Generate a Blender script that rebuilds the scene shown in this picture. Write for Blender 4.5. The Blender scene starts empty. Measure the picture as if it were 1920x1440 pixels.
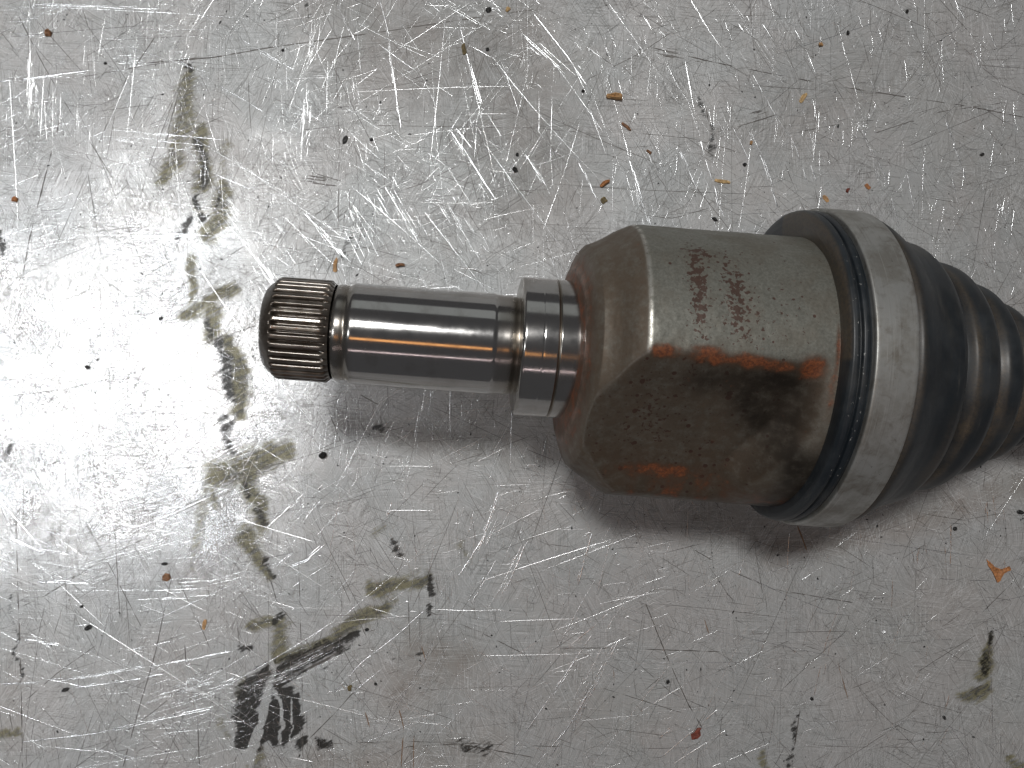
import bpy, math, random
import numpy as np
from mathutils import Vector, Matrix

# ------------------------------------------------------------------ units
# One design unit = one pixel of the photograph measured on the plane of the shaft axis.
U = 0.0001414            # metres per unit (boot clamp about 84 mm across)
F = 1500.0               # focal length in photo pixels
ZC = 292.0               # height of the shaft axis above the plate
H = F + ZC               # camera height above the plate
K = H / F                # photo pixel -> units on the plate plane

scene = bpy.context.scene
col = scene.collection

# ------------------------------------------------------------------ camera
cam_d = bpy.data.cameras.new('camera')
cam = bpy.data.objects.new('camera', cam_d)
col.objects.link(cam)
cam.location = (0, 0, H * U)
cam.rotation_euler = (0, 0, 0)
cam_d.sensor_width = 36
cam_d.lens = 36 * F / 1920
cam_d.clip_start = 0.01
cam_d.clip_end = 50
scene.camera = cam

# ------------------------------------------------------------------ world: a dim workshop
world = bpy.data.worlds.new('World')
scene.world = world
world.use_nodes = True
bg = world.node_tree.nodes['Background']
bg.inputs[0].default_value = (0.98, 0.97, 1.0, 1)
bg.inputs[1].default_value = 0.065

# ------------------------------------------------------------------ lamps
def area_lamp(name, loc, target, sx, sy, power, colour):
    d = bpy.data.lights.new(name, 'AREA')
    d.shape = 'RECTANGLE'
    d.size = sx
    d.size_y = sy
    d.energy = power
    d.color = colour
    o = bpy.data.objects.new(name, d)
    col.objects.link(o)
    o.location = loc
    o.rotation_euler = (Vector(target) - Vector(loc)).to_track_quat('-Z', 'Y').to_euler()
    return o

# the lamp that throws the shadow down the picture
area_lamp('ceiling_lamp', (-0.16, 0.56, 1.60), (0, 0, 0), 0.28, 0.18, 12.4, (1.0, 0.995, 0.98))
# the lamp mirrored as the white glare on the left of the plate
# (lamp type and narrow cone invented to keep its light off the shaft shadow)
bl_d = bpy.data.lights.new('glare_lamp', 'SPOT')
bl_d.energy = 40.0
bl_d.color = (0.96, 0.98, 1.0)
bl_d.shadow_soft_size = 0.13
bl_d.spot_size = math.radians(16.0)
bl_d.spot_blend = 1.0
bl_o = bpy.data.objects.new('glare_lamp', bl_d)
col.objects.link(bl_o)
bl_o.location = (-0.69, 0.0, 1.20)
bl_o.rotation_euler = (Vector((-0.235, 0.0, 0.0)) - Vector(bl_o.location)).to_track_quat('-Z', 'Y').to_euler()
# second lamp added at its place, for glints over the rest of the plate
area_lamp('glint_lamp', (-0.69, 0.0, 1.20), (0, 0, 0), 0.16, 0.20, 0.9, (0.96, 0.98, 1.0))
# pale wall of light far beyond the top of the bench
area_lamp('window_light', (0.1, 1.70, 0.80), (0, 0, 0), 1.6, 0.70, 0.8, (0.95, 1.0, 0.97))
# far tube behind the photographer, warm and thin
area_lamp('tube_lamp', (0.0, -1.30, 1.60), (0, 0, 0), 1.8, 0.03, 0.7, (1.0, 0.80, 0.80))
# weak orange light added overhead, streaking the shaft like a hand's reflection
area_lamp('hand_reflection_light', (-0.05, -0.36, 1.60), (0, 0, 0), 0.6, 0.12, 0.35, (1.0, 0.45, 0.14))

scene.view_settings.view_transform = 'Standard'
scene.view_settings.look = 'None'
scene.view_settings.exposure = 0.0
scene.view_settings.gamma = 1.0
scene.view_settings.use_curve_mapping = False
scene.render.engine = 'CYCLES'
scene.cycles.use_denoising = True
scene.cycles.max_bounces = 6

rng = np.random.default_rng(7)
random.seed(7)

# ------------------------------------------------------------------ helpers
def tag(o, label=None, cat=None, group=None, kind=None):
    if label: o['label'] = label
    if cat: o['category'] = cat
    if group: o['group'] = group
    if kind: o['kind'] = kind
    return o

def link(name, me, mat=None, parent=None):
    o = bpy.data.objects.new(name, me)
    col.objects.link(o)
    if mat: me.materials.append(mat)
    if parent: o.parent = parent
    return o

def fast_mesh(name, verts, faces, smooth=True):
    """verts (n,3) float array in metres, faces list of (m,k) int arrays"""
    me = bpy.data.meshes.new(name)
    if isinstance(faces, np.ndarray): faces = [faces]
    verts = np.asarray(verts, dtype=np.float32)
    me.vertices.add(len(verts))
    me.vertices.foreach_set('co', verts.ravel())
    loops = np.concatenate([f.ravel() for f in faces]).astype(np.int32)
    totals = np.concatenate([np.full(len(f), f.shape[1]) for f in faces]).astype(np.int32)
    starts = np.concatenate([[0], np.cumsum(totals)[:-1]]).astype(np.int32)
    me.loops.add(len(loops))
    me.loops.foreach_set('vertex_index', loops)
    me.polygons.add(len(totals))
    me.polygons.foreach_set('loop_start', starts)
    me.polygons.foreach_set('loop_total', totals)
    me.polygons.foreach_set('use_smooth', np.full(len(totals), smooth, dtype=bool))
    me.update(calc_edges=True)
    me.validate()
    return me

def add_attr(me, name, vals):
    a = me.attributes.new(name, 'FLOAT', 'POINT')
    a.data.foreach_set('value', np.asarray(vals, dtype=np.float32).ravel())

def smoothstep(a, b, x):
    t = np.clip((x - a) / (b - a), 0, 1)
    return t * t * (3 - 2 * t)

def vnoise(x, y, seed=0):
    """cheap smooth value noise on arrays, 0..1"""
    r = np.random.default_rng(seed)
    g = r.random((64, 64))
    xi = np.floor(x).astype(int); yi = np.floor(y).astype(int)
    fx = x - xi; fy = y - yi
    fx = fx * fx * (3 - 2 * fx); fy = fy * fy * (3 - 2 * fy)
    a = g[xi % 64, yi % 64]; b = g[(xi + 1) % 64, yi % 64]
    c = g[xi % 64, (yi + 1) % 64]; d = g[(xi + 1) % 64, (yi + 1) % 64]
    return (a * (1 - fx) + b * fx) * (1 - fy) + (c * (1 - fx) + d * fx) * fy

def plate_xy(px, py):
    """photo pixel -> units on the plate"""
    return (np.asarray(px, float) - 960) * K, (720 - np.asarray(py, float)) * K

# ------------------------------------------------------------------ node helper
class NT:
    def __init__(s, name):
        s.m = bpy.data.materials.new(name); s.m.use_nodes = True
        s.t = s.m.node_tree; s.t.nodes.clear()
        s.out = s.n('ShaderNodeOutputMaterial')
        s.b = s.n('ShaderNodeBsdfPrincipled')
        s.l(s.b.outputs[0], s.out.inputs[0])
    def n(s, typ, **kw):
        nd = s.t.nodes.new(typ)
        for k, v in kw.items(): setattr(nd, k, v)
        return nd
    def l(s, a, b): s.t.links.new(a, b)
    def set(s, sock, v):
        if hasattr(v, 'is_output'): s.l(v, sock)
        else:
            if isinstance(v, (tuple, list)) and len(v) == 3 and sock.type == 'RGBA': v = (*v, 1)
            sock.default_value = v
    def p(s, **kw):
        for k, v in kw.items():
            s.set(s.b.inputs[k.replace('_', ' ')], v)
    def obj(s): return s.n('ShaderNodeTexCoord').outputs['Object']
    def mapping(s, vec, scale=(1, 1, 1), rot=(0, 0, 0), loc=(0, 0, 0)):
        m = s.n('ShaderNodeMapping'); s.l(vec, m.inputs[0])
        m.inputs['Scale'].default_value = scale; m.inputs['Rotation'].default_value = rot
        m.inputs['Location'].default_value = loc
        return m.outputs[0]
    def noise(s, vec, scale, detail=4, rough=0.55, dist=0.0):
        n = s.n('ShaderNodeTexNoise'); s.l(vec, n.inputs['Vector'])
        n.inputs['Scale'].default_value = scale; n.inputs['Detail'].default_value = detail
        n.inputs['Roughness'].default_value = rough; n.inputs['Distortion'].default_value = dist
        return n.outputs['Fac']
    def noisec(s, vec, scale, detail=2):
        n = s.n('ShaderNodeTexNoise'); s.l(vec, n.inputs['Vector'])
        n.inputs['Scale'].default_value = scale; n.inputs['Detail'].default_value = detail
        return n.outputs['Color']
    def ramp(s, v, lo, hi, a=0.0, b=1.0):
        m = s.n('ShaderNodeMapRange'); m.interpolation_type = 'SMOOTHSTEP'
        s.set(m.inputs[0], v)
        s.set(m.inputs[1], lo); s.set(m.inputs[2], hi); s.set(m.inputs[3], a); s.set(m.inputs[4], b)
        return m.outputs[0]
    def math(s, op, a, b=0.0, clamp=False):
        m = s.n('ShaderNodeMath', operation=op, use_clamp=clamp)
        s.set(m.inputs[0], a); s.set(m.inputs[1], b)
        return m.outputs[0]
    def vmath(s, op, a, b):
        m = s.n('ShaderNodeVectorMath', operation=op)
        s.set(m.inputs[0], a); s.set(m.inputs[1], b)
        return m.outputs[0]
    def mix(s, fac, a, b):
        m = s.n('ShaderNodeMix', data_type='RGBA')
        s.set(m.inputs[0], fac); s.set(m.inputs[6], a); s.set(m.inputs[7], b)
        return m.outputs[2]
    def mixf(s, fac, a, b):
        m = s.n('ShaderNodeMix', data_type='FLOAT')
        s.set(m.inputs[0], fac); s.set(m.inputs[2], a); s.set(m.inputs[3], b)
        return m.outputs[0]
    def attr(s, name): return s.n('ShaderNodeAttribute', attribute_name=name).outputs['Fac']
    def bump(s, h, strength, dist, normal=None):
        b = s.n('ShaderNodeBump'); s.set(b.inputs['Height'], h)
        b.inputs['Strength'].default_value = strength; b.inputs['Distance'].default_value = dist
        if normal is not None: s.l(normal, b.inputs['Normal'])
        return b.outputs[0]

# ------------------------------------------------------------------ materials
def mat_plate():
    t = NT('scratched_aluminium')
    o = t.obj()
    warp = t.vmath('SUBTRACT', t.noisec(o, 22, 2), (0.5, 0.5, 0.5))
    warp = t.vmath('MULTIPLY', warp, (0.012, 0.012, 0.0))
    ow = t.vmath('ADD', o, warp)
    h = None
    # brushed scribbles in several directions, each patchy
    lays = [(3, 70, 3600, 1.0), (27, 80, 3200, .8), (62, 60, 3400, 1.0), (88, 70, 3600, 1.0), (118, 60, 3300, 1.0), (152, 80, 3000, .8)]
    hd = None
    for i, (ang, a, b, w) in enumerate(lays):
        v = t.mapping(ow, rot=(0, 0, math.radians(ang)), loc=(i * 3.1, i * 1.7, i))
        v = t.mapping(v, scale=(a, b, 1))
        raw = t.noise(v, 1.0, 2, 0.6)
        pm = t.ramp(t.noise(t.mapping(o, loc=(i * 9.3, 4.0, i)), 55, 3), 0.40, 0.60, 0.25, w)
        n = t.math('MULTIPLY', t.ramp(raw, 0.55, 0.66), pm)
        d = t.math('MULTIPLY', t.ramp(raw, 0.42, 0.33), pm)
        h = n if h is None else t.math('ADD', h, n)
        hd = d if hd is None else t.math('ADD', hd, d)
    fine = t.noise(o, 2600, 4, 0.7)
    blot = t.noise(o, 26, 5, 0.6)
    blot2 = t.noise(t.mapping(o, loc=(3, 8, 1)), 60, 5, 0.65)
    # metal tint: neutral aluminium with bluish and warm films
    c = t.mix(t.ramp(blot, 0.38, 0.62), (0.515, 0.525, 0.53), (0.545, 0.54, 0.535))
    c = t.mix(t.ramp(blot2, 0.52, 0.72, 0, 0.35), c, (0.44, 0.42, 0.405))
    c = t.mix(t.ramp(t.noise(o, 900, 5, 0.75), 0.56, 0.72, 0, 0.40), c, (0.30, 0.28, 0.26))
    gr = t.attr('brown_tone')
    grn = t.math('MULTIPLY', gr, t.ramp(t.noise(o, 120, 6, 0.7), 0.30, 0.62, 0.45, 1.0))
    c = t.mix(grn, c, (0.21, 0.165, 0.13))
    # scratch valleys hold dirt, crests are clean
    c = t.mix(t.ramp(h, 0.15, 1.3, 0, 0.75), c, (0.86, 0.87, 0.88))
    c = t.mix(t.ramp(hd, 0.12, 1.1, 0, 0.72), c, (0.15, 0.14, 0.13))
    rough = t.ramp(t.noise(o, 70, 5, 0.65), 0.3, 0.7, 0.20, 0.29)
    rough = t.math('ADD', rough, t.math('MULTIPLY', t.math('SUBTRACT', hd, h), 0.07))
    rough = t.math('ADD', rough, t.math('MULTIPLY', grn, 0.22))
    dull = t.attr('dull')
    rough = t.math('ADD', rough, t.math('MULTIPLY', dull, 0.26))
    metal = t.math('SUBTRACT', 0.78, t.math('MULTIPLY', grn, 0.6))
    metal = t.math('SUBTRACT', metal, t.math('MULTIPLY', dull, 0.52))
    c = t.mix(t.math('MULTIPLY', dull, 0.45), c, t.mix(t.ramp(t.noise(t.mapping(o, loc=(6, 2, 9)), 34, 4, 0.6), 0.40, 0.62), (0.385, 0.398, 0.392), (0.415, 0.398, 0.385)))
    # oil smears: attribute plus streaky noise
    st = t.mapping(t.mapping(ow, rot=(0, 0, math.radians(-28))), scale=(90, 900, 1))
    streak = t.noise(st, 1.0, 4, 0.65)
    brk = t.noise(o, 520, 6, 0.78)
    edge = t.math('ADD', t.math('MULTIPLY', streak, 0.55), t.math('MULTIPLY', brk, 0.45))
    thr = t.math('MULTIPLY', t.math('SUBTRACT', 0.5, edge), 2.6)
    ol = t.ramp(t.math('SUBTRACT', t.attr('olive'), thr), 0.10, 0.95, 0, 0.88)
    tex = t.math('ADD', t.math('MULTIPLY', streak, 0.55), t.math('MULTIPLY', t.noise(o, 750, 5, 0.8), 0.45))
    ol = t.math('MULTIPLY', ol, t.ramp(t.attr('olive'), 0.02, 0.25))
    c = t.mix(ol, c, t.mix(t.ramp(tex, .43, .55), (0.030, 0.028, 0.013), (0.20, 0.18, 0.085)))
    metal = t.math('MULTIPLY', metal, t.math('SUBTRACT', 1.0, t.math('MULTIPLY', ol, 0.85)))
    rough = t.mixf(ol, rough, 0.42)
    bl = t.ramp(t.math('SUBTRACT', t.attr('tar'), t.math('MULTIPLY', thr, 1.9)), 0.15, 0.80, 0, 0.96)
    bl = t.math('MULTIPLY', bl, t.ramp(t.attr('tar'), 0.02, 0.22))
    c = t.mix(bl, c, (0.012, 0.011, 0.009))
    metal = t.math('MULTIPLY', metal, t.math('SUBTRACT', 1.0, bl))
    rough = t.mixf(bl, rough, 0.32)
    hh = t.math('ADD', t.math('SUBTRACT', h, hd), t.math('MULTIPLY', fine, 0.6))
    n1 = t.bump(blot2, 0.25, 0.0006)
    n2 = t.bump(hh, 0.55, 0.000035, n1)
    t.p(Base_Color=c, Metallic=metal, Roughness=rough, Normal=n2)
    return t.m

def mat_simple(name, colour, metal=0.0, rough=0.5, var=0.25, scale=900, bump=0.0, dist=0.0001, coat=0.0):
    t = NT(name); o = t.obj()
    n = t.noise(o, scale, 5, 0.65)
    dark = tuple(x * (1 - var) for x in colour); lite = tuple(min(1, x * (1 + var)) for x in colour)
    t.p(Base_Color=t.mix(t.ramp(n, 0.3, 0.7), dark, lite), Metallic=metal,
        Roughness=t.ramp(n, 0.3, 0.7, max(0.02, rough - 0.08), rough + 0.08))
    if bump: t.p(Normal=t.bump(n, bump, dist))
    if coat: t.p(Coat_Weight=coat, Coat_Roughness=0.08)
    return t.m

def mat_shaft():
    t = NT('ground_steel'); o = t.obj()
    rings = t.noise(t.mapping(o, scale=(9000, 60, 60)), 1.0, 3, 0.6)
    smud = t.noise(o, 160, 5, 0.65)
    c = t.mix(t.ramp(smud, 0.45, 0.7, 0, 0.6), (0.60, 0.59, 0.58), (0.46, 0.44, 0.42))
    tan = t.n('ShaderNodeTangent', direction_type='RADIAL', axis='X')
    stain = t.attr('stain')
    c = t.mix(stain, c, (0.20, 0.165, 0.12))
    ro = t.math('ADD', t.ramp(smud, 0.3, 0.7, 0.10, 0.17), t.math('MULTIPLY', stain, 0.22))
    t.p(Base_Color=c, Metallic=1.0, Roughness=ro, Anisotropic=0.55, Tangent=tan.outputs[0],
        Normal=t.bump(rings, 0.22, 0.00001))
    t.b.inputs['Anisotropic Rotation'].default_value = 0.25
    return t.m

def mat_spline():
    t = NT('oily_dark_steel'); o = t.obj()
    n = t.noise(o, 500, 5, 0.7)
    n2 = t.noise(t.mapping(o, loc=(1, 2, 3)), 260, 4, 0.6)
    c = t.mix(t.ramp(n2, 0.35, 0.65), (0.10, 0.082, 0.066), (0.20, 0.175, 0.15))
    c = t.mix(t.ramp(n, 0.60, 0.72, 0, 0.8), c, (0.16, 0.06, 0.02))
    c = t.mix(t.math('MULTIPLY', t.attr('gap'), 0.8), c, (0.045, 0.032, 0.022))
    v = t.noise(o, 1900, 3, 0.6)
    drops = t.math('MULTIPLY', t.ramp(v, 0.52, 0.66), t.ramp(n2, 0.45, 0.6))
    t.p(Base_Color=c, Metallic=0.75, Roughness=t.ramp(n, 0.3, 0.7, 0.26, 0.40), Coat_Weight=0.6, Coat_Roughness=0.08,
        Normal=t.bump(drops, 0.2, 0.00008))
    return t.m

def mat_housing():
    t = NT('rusty_forged_steel'); o = t.obj()
    n_f = t.noise(o, 1500, 5, 0.7)
    n_m = t.noise(o, 130, 5, 0.6)
    n_s = t.noise(t.mapping(o, loc=(5, 1, 2)), 420, 4, 0.6)
    n_p = t.noise(t.mapping(o, loc=(2, 7, 2)), 950, 3, 0.55)
    c = t.mix(t.ramp(n_f, 0.3, 0.7), (0.180, 0.178, 0.152), (0.270, 0.268, 0.235))
    c = t.mix(t.ramp(n_m, 0.42, 0.66, 0, 0.4), c, (0.155, 0.132, 0.10))
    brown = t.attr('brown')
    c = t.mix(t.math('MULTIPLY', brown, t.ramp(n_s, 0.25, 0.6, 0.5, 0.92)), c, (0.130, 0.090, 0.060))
    # scattered freckles of rust, denser where the attribute says so
    spots = t.attr('spots')
    fr = t.ramp(n_p, t.math('SUBTRACT', 0.70, t.math('MULTIPLY', spots, 0.27)), t.math('SUBTRACT', 0.74, t.math('MULTIPLY', spots, 0.25)), 0, 0.85)
    vo = t.n('ShaderNodeTexVoronoi'); t.l(o, vo.inputs['Vector']); vo.inputs['Scale'].default_value = 440
    vc = t.n('ShaderNodeSeparateColor'); t.l(vo.outputs['Color'], vc.inputs[0])
    rad = t.math('MULTIPLY', t.math('POWER', vc.outputs[0], 2.0), t.math('MULTIPLY', t.attr('dots'), 0.40))
    dot = t.ramp(t.math('SUBTRACT', rad, vo.outputs['Distance']), -0.03, 0.05, 0, 0.9)
    fr = t.math('MAXIMUM', fr, dot)
    c = t.mix(fr, c, (0.092, 0.046, 0.034))
    tar = t.attr('dark_tone')  # mask that darkens the recess, rim end and underside
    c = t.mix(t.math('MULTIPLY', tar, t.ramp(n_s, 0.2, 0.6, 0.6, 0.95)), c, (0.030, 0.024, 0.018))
    ru = t.ramp(t.math('SUBTRACT', t.attr('rust'), t.math('MULTIPLY', t.math('SUBTRACT', 0.5, n_s), 1.6)), 0.24, 0.74, 0, 0.92)
    halo = t.ramp(t.attr('rust'), 0.03, 0.5, 0, 0.7)
    c = t.mix(halo, c, (0.13, 0.062, 0.034))
    c = t.mix(ru, c, t.mix(t.ramp(n_f, 0.35, 0.65), (0.12, 0.04, 0.02), (0.27, 0.085, 0.03)))
    edge = t.attr('edge')
    ed = t.math('MULTIPLY', edge, t.ramp(n_s, 0.36, 0.56))
    c = t.mix(ed, c, (0.62, 0.60, 0.55))
    met = t.mixf(ed, t.mixf(ru, 0.42, 0.0), 0.9)
    hgt = t.math('ADD', t.math('MULTIPLY', n_f, 0.6), t.math('MULTIPLY', fr, -0.5))
    hgt = t.math('ADD', hgt, t.math('MULTIPLY', ru, 0.5))
    t.p(Base_Color=c, Metallic=met, Roughness=t.mixf(ed, t.ramp(n_m, 0.3, 0.7, 0.42, 0.56), 0.30),
        Normal=t.bump(hgt, 0.5, 0.00012))
    return t.m

def mat_clamp():
    t = NT('dull_clamp_steel'); o = t.obj()
    n = t.noise(o, 110, 6, 0.65); n2 = t.noise(o, 700, 4, 0.7)
    sm = t.noise(t.mapping(o, loc=(4, 4, 4)), 240, 5, 0.7, 0.6)
    c = t.mix(t.ramp(n, 0.36, 0.62), (0.33, 0.318, 0.29), (0.50, 0.50, 0.48))
    c = t.mix(t.ramp(sm, 0.48, 0.72, 0, 0.6), c, (0.20, 0.17, 0.135))
    c = t.mix(t.ramp(n2, 0.66, 0.74, 0, 0.7), c, (0.07, 0.06, 0.05))
    sc = t.noise(t.mapping(o, scale=(2600, 45, 45)), 1.0, 4, 0.7)
    c = t.mix(t.ramp(sc, 0.56, 0.68, 0, 0.4), c, (0.66, 0.66, 0.64))
    c = t.mix(t.ramp(sc, 0.42, 0.32, 0, 0.35), c, (0.14, 0.12, 0.10))
    t.p(Base_Color=c, Metallic=0.7, Roughness=t.ramp(n, 0.3, 0.7, 0.52, 0.40), Normal=t.bump(t.math('ADD', n2, sc), 0.25, 0.00006))
    return t.m

def mat_rubber():
    t = NT('black_rubber'); o = t.obj()
    n = t.noise(o, 90, 5, 0.65); n2 = t.noise(o, 1400, 4, 0.7)
    dust = t.noise(t.mapping(o, loc=(1, 6, 3), scale=(160, 60, 60)), 1.0, 5, 0.7)
    c = t.mix(t.ramp(n, 0.4, 0.65), (0.014, 0.019, 0.024), (0.028, 0.034, 0.040))
    c = t.mix(t.ramp(dust, 0.50, 0.76, 0, 0.45), c, (0.060, 0.056, 0.048))
    c = t.mix(t.math('MULTIPLY', t.attr('dirt'), t.ramp(n2, .35, .6, .4, .9)), c, (0.10, 0.075, 0.05))
    scf = t.noise(t.mapping(o, scale=(900, 70, 70)), 1.0, 4, 0.75)
    c = t.mix(t.ramp(scf, 0.57, 0.72, 0, 0.5), c, (0.085, 0.082, 0.075))
    fleck = t.math('MULTIPLY', t.attr('fleck'), t.ramp(t.noise(o, 900, 3, 0.6), 0.66, 0.70))
    c = t.mix(fleck, c, (0.5, 0.5, 0.48))
    t.p(Base_Color=c, Roughness=t.ramp(n, 0.3, 0.7, 0.34, 0.50), Normal=t.bump(n2, 0.2, 0.00005))
    return t.m

M_PLATE = mat_plate()
M_RIDGE = mat_simple('bright_scratch_metal', (0.78, 0.79, 0.80), 1.0, 0.24, 0.12, 500)
M_DIRT = mat_simple('dirt_filled_scratch', (0.12, 0.11, 0.10), 0.3, 0.55, 0.5, 700)
M_ORANGE_GLINT = mat_simple('orange_glint_scratch', (0.27, 0.18, 0.12), 0.4, 0.5, 0.3, 700)  # orange colour stands in for light reflected by these scratches
M_GRIT = mat_simple('black_grit', (0.018, 0.017, 0.016), 0.0, 0.5, 0.5, 1500, 0.6, 0.0002)
M_SHAFT = mat_shaft()
M_SPLINE = mat_spline()
M_HOUSING = mat_housing()
M_CLAMP = mat_clamp()
M_RUBBER = mat_rubber()

# ------------------------------------------------------------------ the metal plate
FX, FY = 1330, 1010
fine_x = np.arange(-FX, FX + 1, 4.0); fine_y = np.arange(-FY, FY + 1, 4.0)
out_ = np.array([60, 180, 400, 800, 1400, 2200])
gx = np.concatenate([-FX - out_[::-1], fine_x, FX + out_])
gy = np.concatenate([-FY - out_[::-1], fine_y, FY + out_])
XX, YY = np.meshgrid(gx, gy)
nx, ny = len(gx), len(gy)
PXc = XX / K + 960; PYc = 720 - YY / K            # photo pixel of each vertex, for placing stains

def seg_mask(pts, soft=0.55):
    """pts: (px, py, half width); mask 1 inside, falling to 0 at the half width"""
    m = np.zeros_like(PXc)
    for (x0, y0, w0), (x1, y1, w1) in zip(pts[:-1], pts[1:]):
        wm = max(w0, w1) + 4
        dx, dy = x1 - x0, y1 - y0
        L2 = dx * dx + dy * dy + 1e-6
        sel = (PXc > min(x0, x1) - wm) & (PXc < max(x0, x1) + wm) & (PYc > min(y0, y1) - wm) & (PYc < max(y0, y1) + wm)
        tt = np.clip(((PXc[sel] - x0) * dx + (PYc[sel] - y0) * dy) / L2, 0, 1)
        d = np.hypot(PXc[sel] - x0 - tt * dx, PYc[sel] - y0 - tt * dy)
        w = w0 + (w1 - w0) * tt
        v = np.clip((1 - d / w) / soft, 0, 1)
        m[sel] = np.maximum(m[sel], v)
    return m

PX0, PY0 = PXc.copy(), PYc.copy()
PXc = PX0 + 16 * (vnoise(PX0 / 34, PY0 / 34, 51) - .5) + 7 * (vnoise(PX0 / 11, PY0 / 11, 52) - .5)
PYc = PY0 + 16 * (vnoise(PX0 / 34, PY0 / 34, 53) - .5) + 7 * (vnoise(PX0 / 11, PY0 / 11, 54) - .5)
OLIVE = [
    (.80, [(352, 140, 12), (345, 230, 28), (322, 300, 20), (305, 338, 14)]),
    (.95, [(372, 238, 14), (383, 290, 18), (380, 345, 20)]),
    (.95, [(418, 350, 12), (412, 400, 22), (392, 438, 24)]),
    (.7, [(372, 375, 10), (372, 400, 12)]),
    (.5, [(425, 268, 8), (418, 330, 9)]),
    (.8, [(360, 490, 10), (368, 530, 13), (362, 560, 8)]),
    (.85, [(345, 590, 12), (400, 565, 16), (440, 540, 12)]),
    (.8, [(398, 590, 20), (395, 630, 22)]),
    (1.0, [(432, 640, 16), (450, 700, 18), (448, 770, 16)]),
    (.9, [(405, 895, 34), (460, 870, 34), (545, 845, 16)]),
    (.5, [(385, 900, 14), (372, 980, 12), (360, 1060, 8)]),
    (1.0, [(465, 890, 16), (490, 950, 22), (488, 985, 20)]),
    (1.0, [(455, 1005, 22), (480, 1030, 18), (500, 1075, 10)]),
    (.75, [(395, 930, 10), (400, 955, 8)]),
    (.9, [(465, 1165, 10), (512, 1165, 12)]),
    (.85, [(520, 1170, 18), (530, 1240, 24)]),
    (1.0, [(525, 1240, 14), (620, 1200, 14), (690, 1155, 16), (722, 1135, 12)]),
    (.95, [(700, 1105, 14), (745, 1096, 16), (800, 1084, 14)]),
    (.6, [(735, 1130, 10), (690, 1160, 12)]),
    (.8, [(0, 1378, 8), (34, 1372, 10)]),
    (.9, [(1862, 1185, 5), (1850, 1240, 16), (1835, 1268, 15)]),
    (.9, [(1850, 1290, 13), (1810, 1308, 14)]),
    (.7, [(1900, 1425, 14), (1920, 1440, 16)]),
    (.5, [(420, 1350, 10), (428, 1385, 10)]),
    (.75, [(480, 1400, 16), (478, 1440, 18)]),
    (.5, [(715, 985, 8), (700, 1005, 8)]), (.5, [(865, 1020, 9), (880, 1045, 6)]),
    (.7, [(455, 1270, 8), (448, 1330, 7)]),
    (.7, [(1430, 1410, 8), (1437, 1440, 9)]),
]
TAR = [
    (.9, [(349, 128, 5), (352, 136, 5)]),
    (.75, [(372, 262, 8), (382, 300, 11), (384, 340, 10)]),
    (.95, [(372, 372, 8), (374, 388, 9)]), (.8, [(376, 408, 9), (374, 416, 8)]),
    (.9, [(350, 405, 7), (343, 425, 10), (330, 438, 9)]),
    (.6, [(413, 365, 5), (410, 385, 6)]),
    (.75, [(415, 640, 10), (425, 690, 17), (432, 740, 13)]),
    (.62, [(428, 785, 12), (432, 840, 11)]),
    (.5, [(385, 600, 8), (400, 640, 9)]),
    (.65, [(485, 965, 12), (495, 985, 12)]), (.55, [(466, 905, 8), (470, 930, 7)]),
    (.6, [(502, 1050, 6), (508, 1080, 6)]),
    (.75, [(508, 1165, 7), (520, 1155, 6)]), (.8, [(444, 1217, 6), (466, 1210, 5)]),
    (.95, [(460, 1292, 14), (500, 1270, 26), (560, 1245, 24), (620, 1216, 20), (668, 1192, 9)]),
    (1.4, [(470, 1295, 24), (466, 1340, 24), (458, 1395, 12)]),
    (1.35, [(512, 1330, 18), (506, 1365, 20), (515, 1385, 12)]), (1.1, [(503, 1350, 10), (480, 1400, 10)]),
    (1.3, [(536, 1300, 20), (538, 1385, 18)]), (1.2, [(552, 1310, 12), (556, 1345, 12), (548, 1380, 9)]),
    (1.1, [(566, 1390, 8), (566, 1400, 8)]), (.9, [(594, 1392, 9), (620, 1392, 6)]),
    (.85, [(803, 1085, 9), (806, 1110, 7)]), (.8, [(802, 1130, 6), (800, 1145, 5)]),
    (.8, [(742, 1020, 9), (750, 1040, 6)]),
    (.95, [(0, 438, 9), (5, 470, 5)]), (.6, [(576, 0, 4), (577, 30, 4)]),
    (.62, [(1335, 235, 5), (1340, 290, 4)]), (.55, [(1318, 185, 4), (1325, 215, 4)]),
    (.95, [(1862, 1182, 5), (1860, 1205, 6)]), (.6, [(1850, 1235, 8), (1838, 1262, 8)]),
    (.6, [(860, 1395, 12), (910, 1402, 12)]), (.5, [(640, 480, 5), (660, 440, 4)]),
    (.85, [(715, 797, 8), (702, 804, 6)]),
    (.5, [(1497, 1340, 3), (1486, 1400, 3), (1480, 1440, 3)]),
    (.5, [(735, 1238, 2.5), (790, 1228, 2.5)]), (.45, [(25, 830, 6), (5, 865, 6)]), (.5, [(20, 1120, 4), (38, 1280, 4)]),
]
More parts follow.
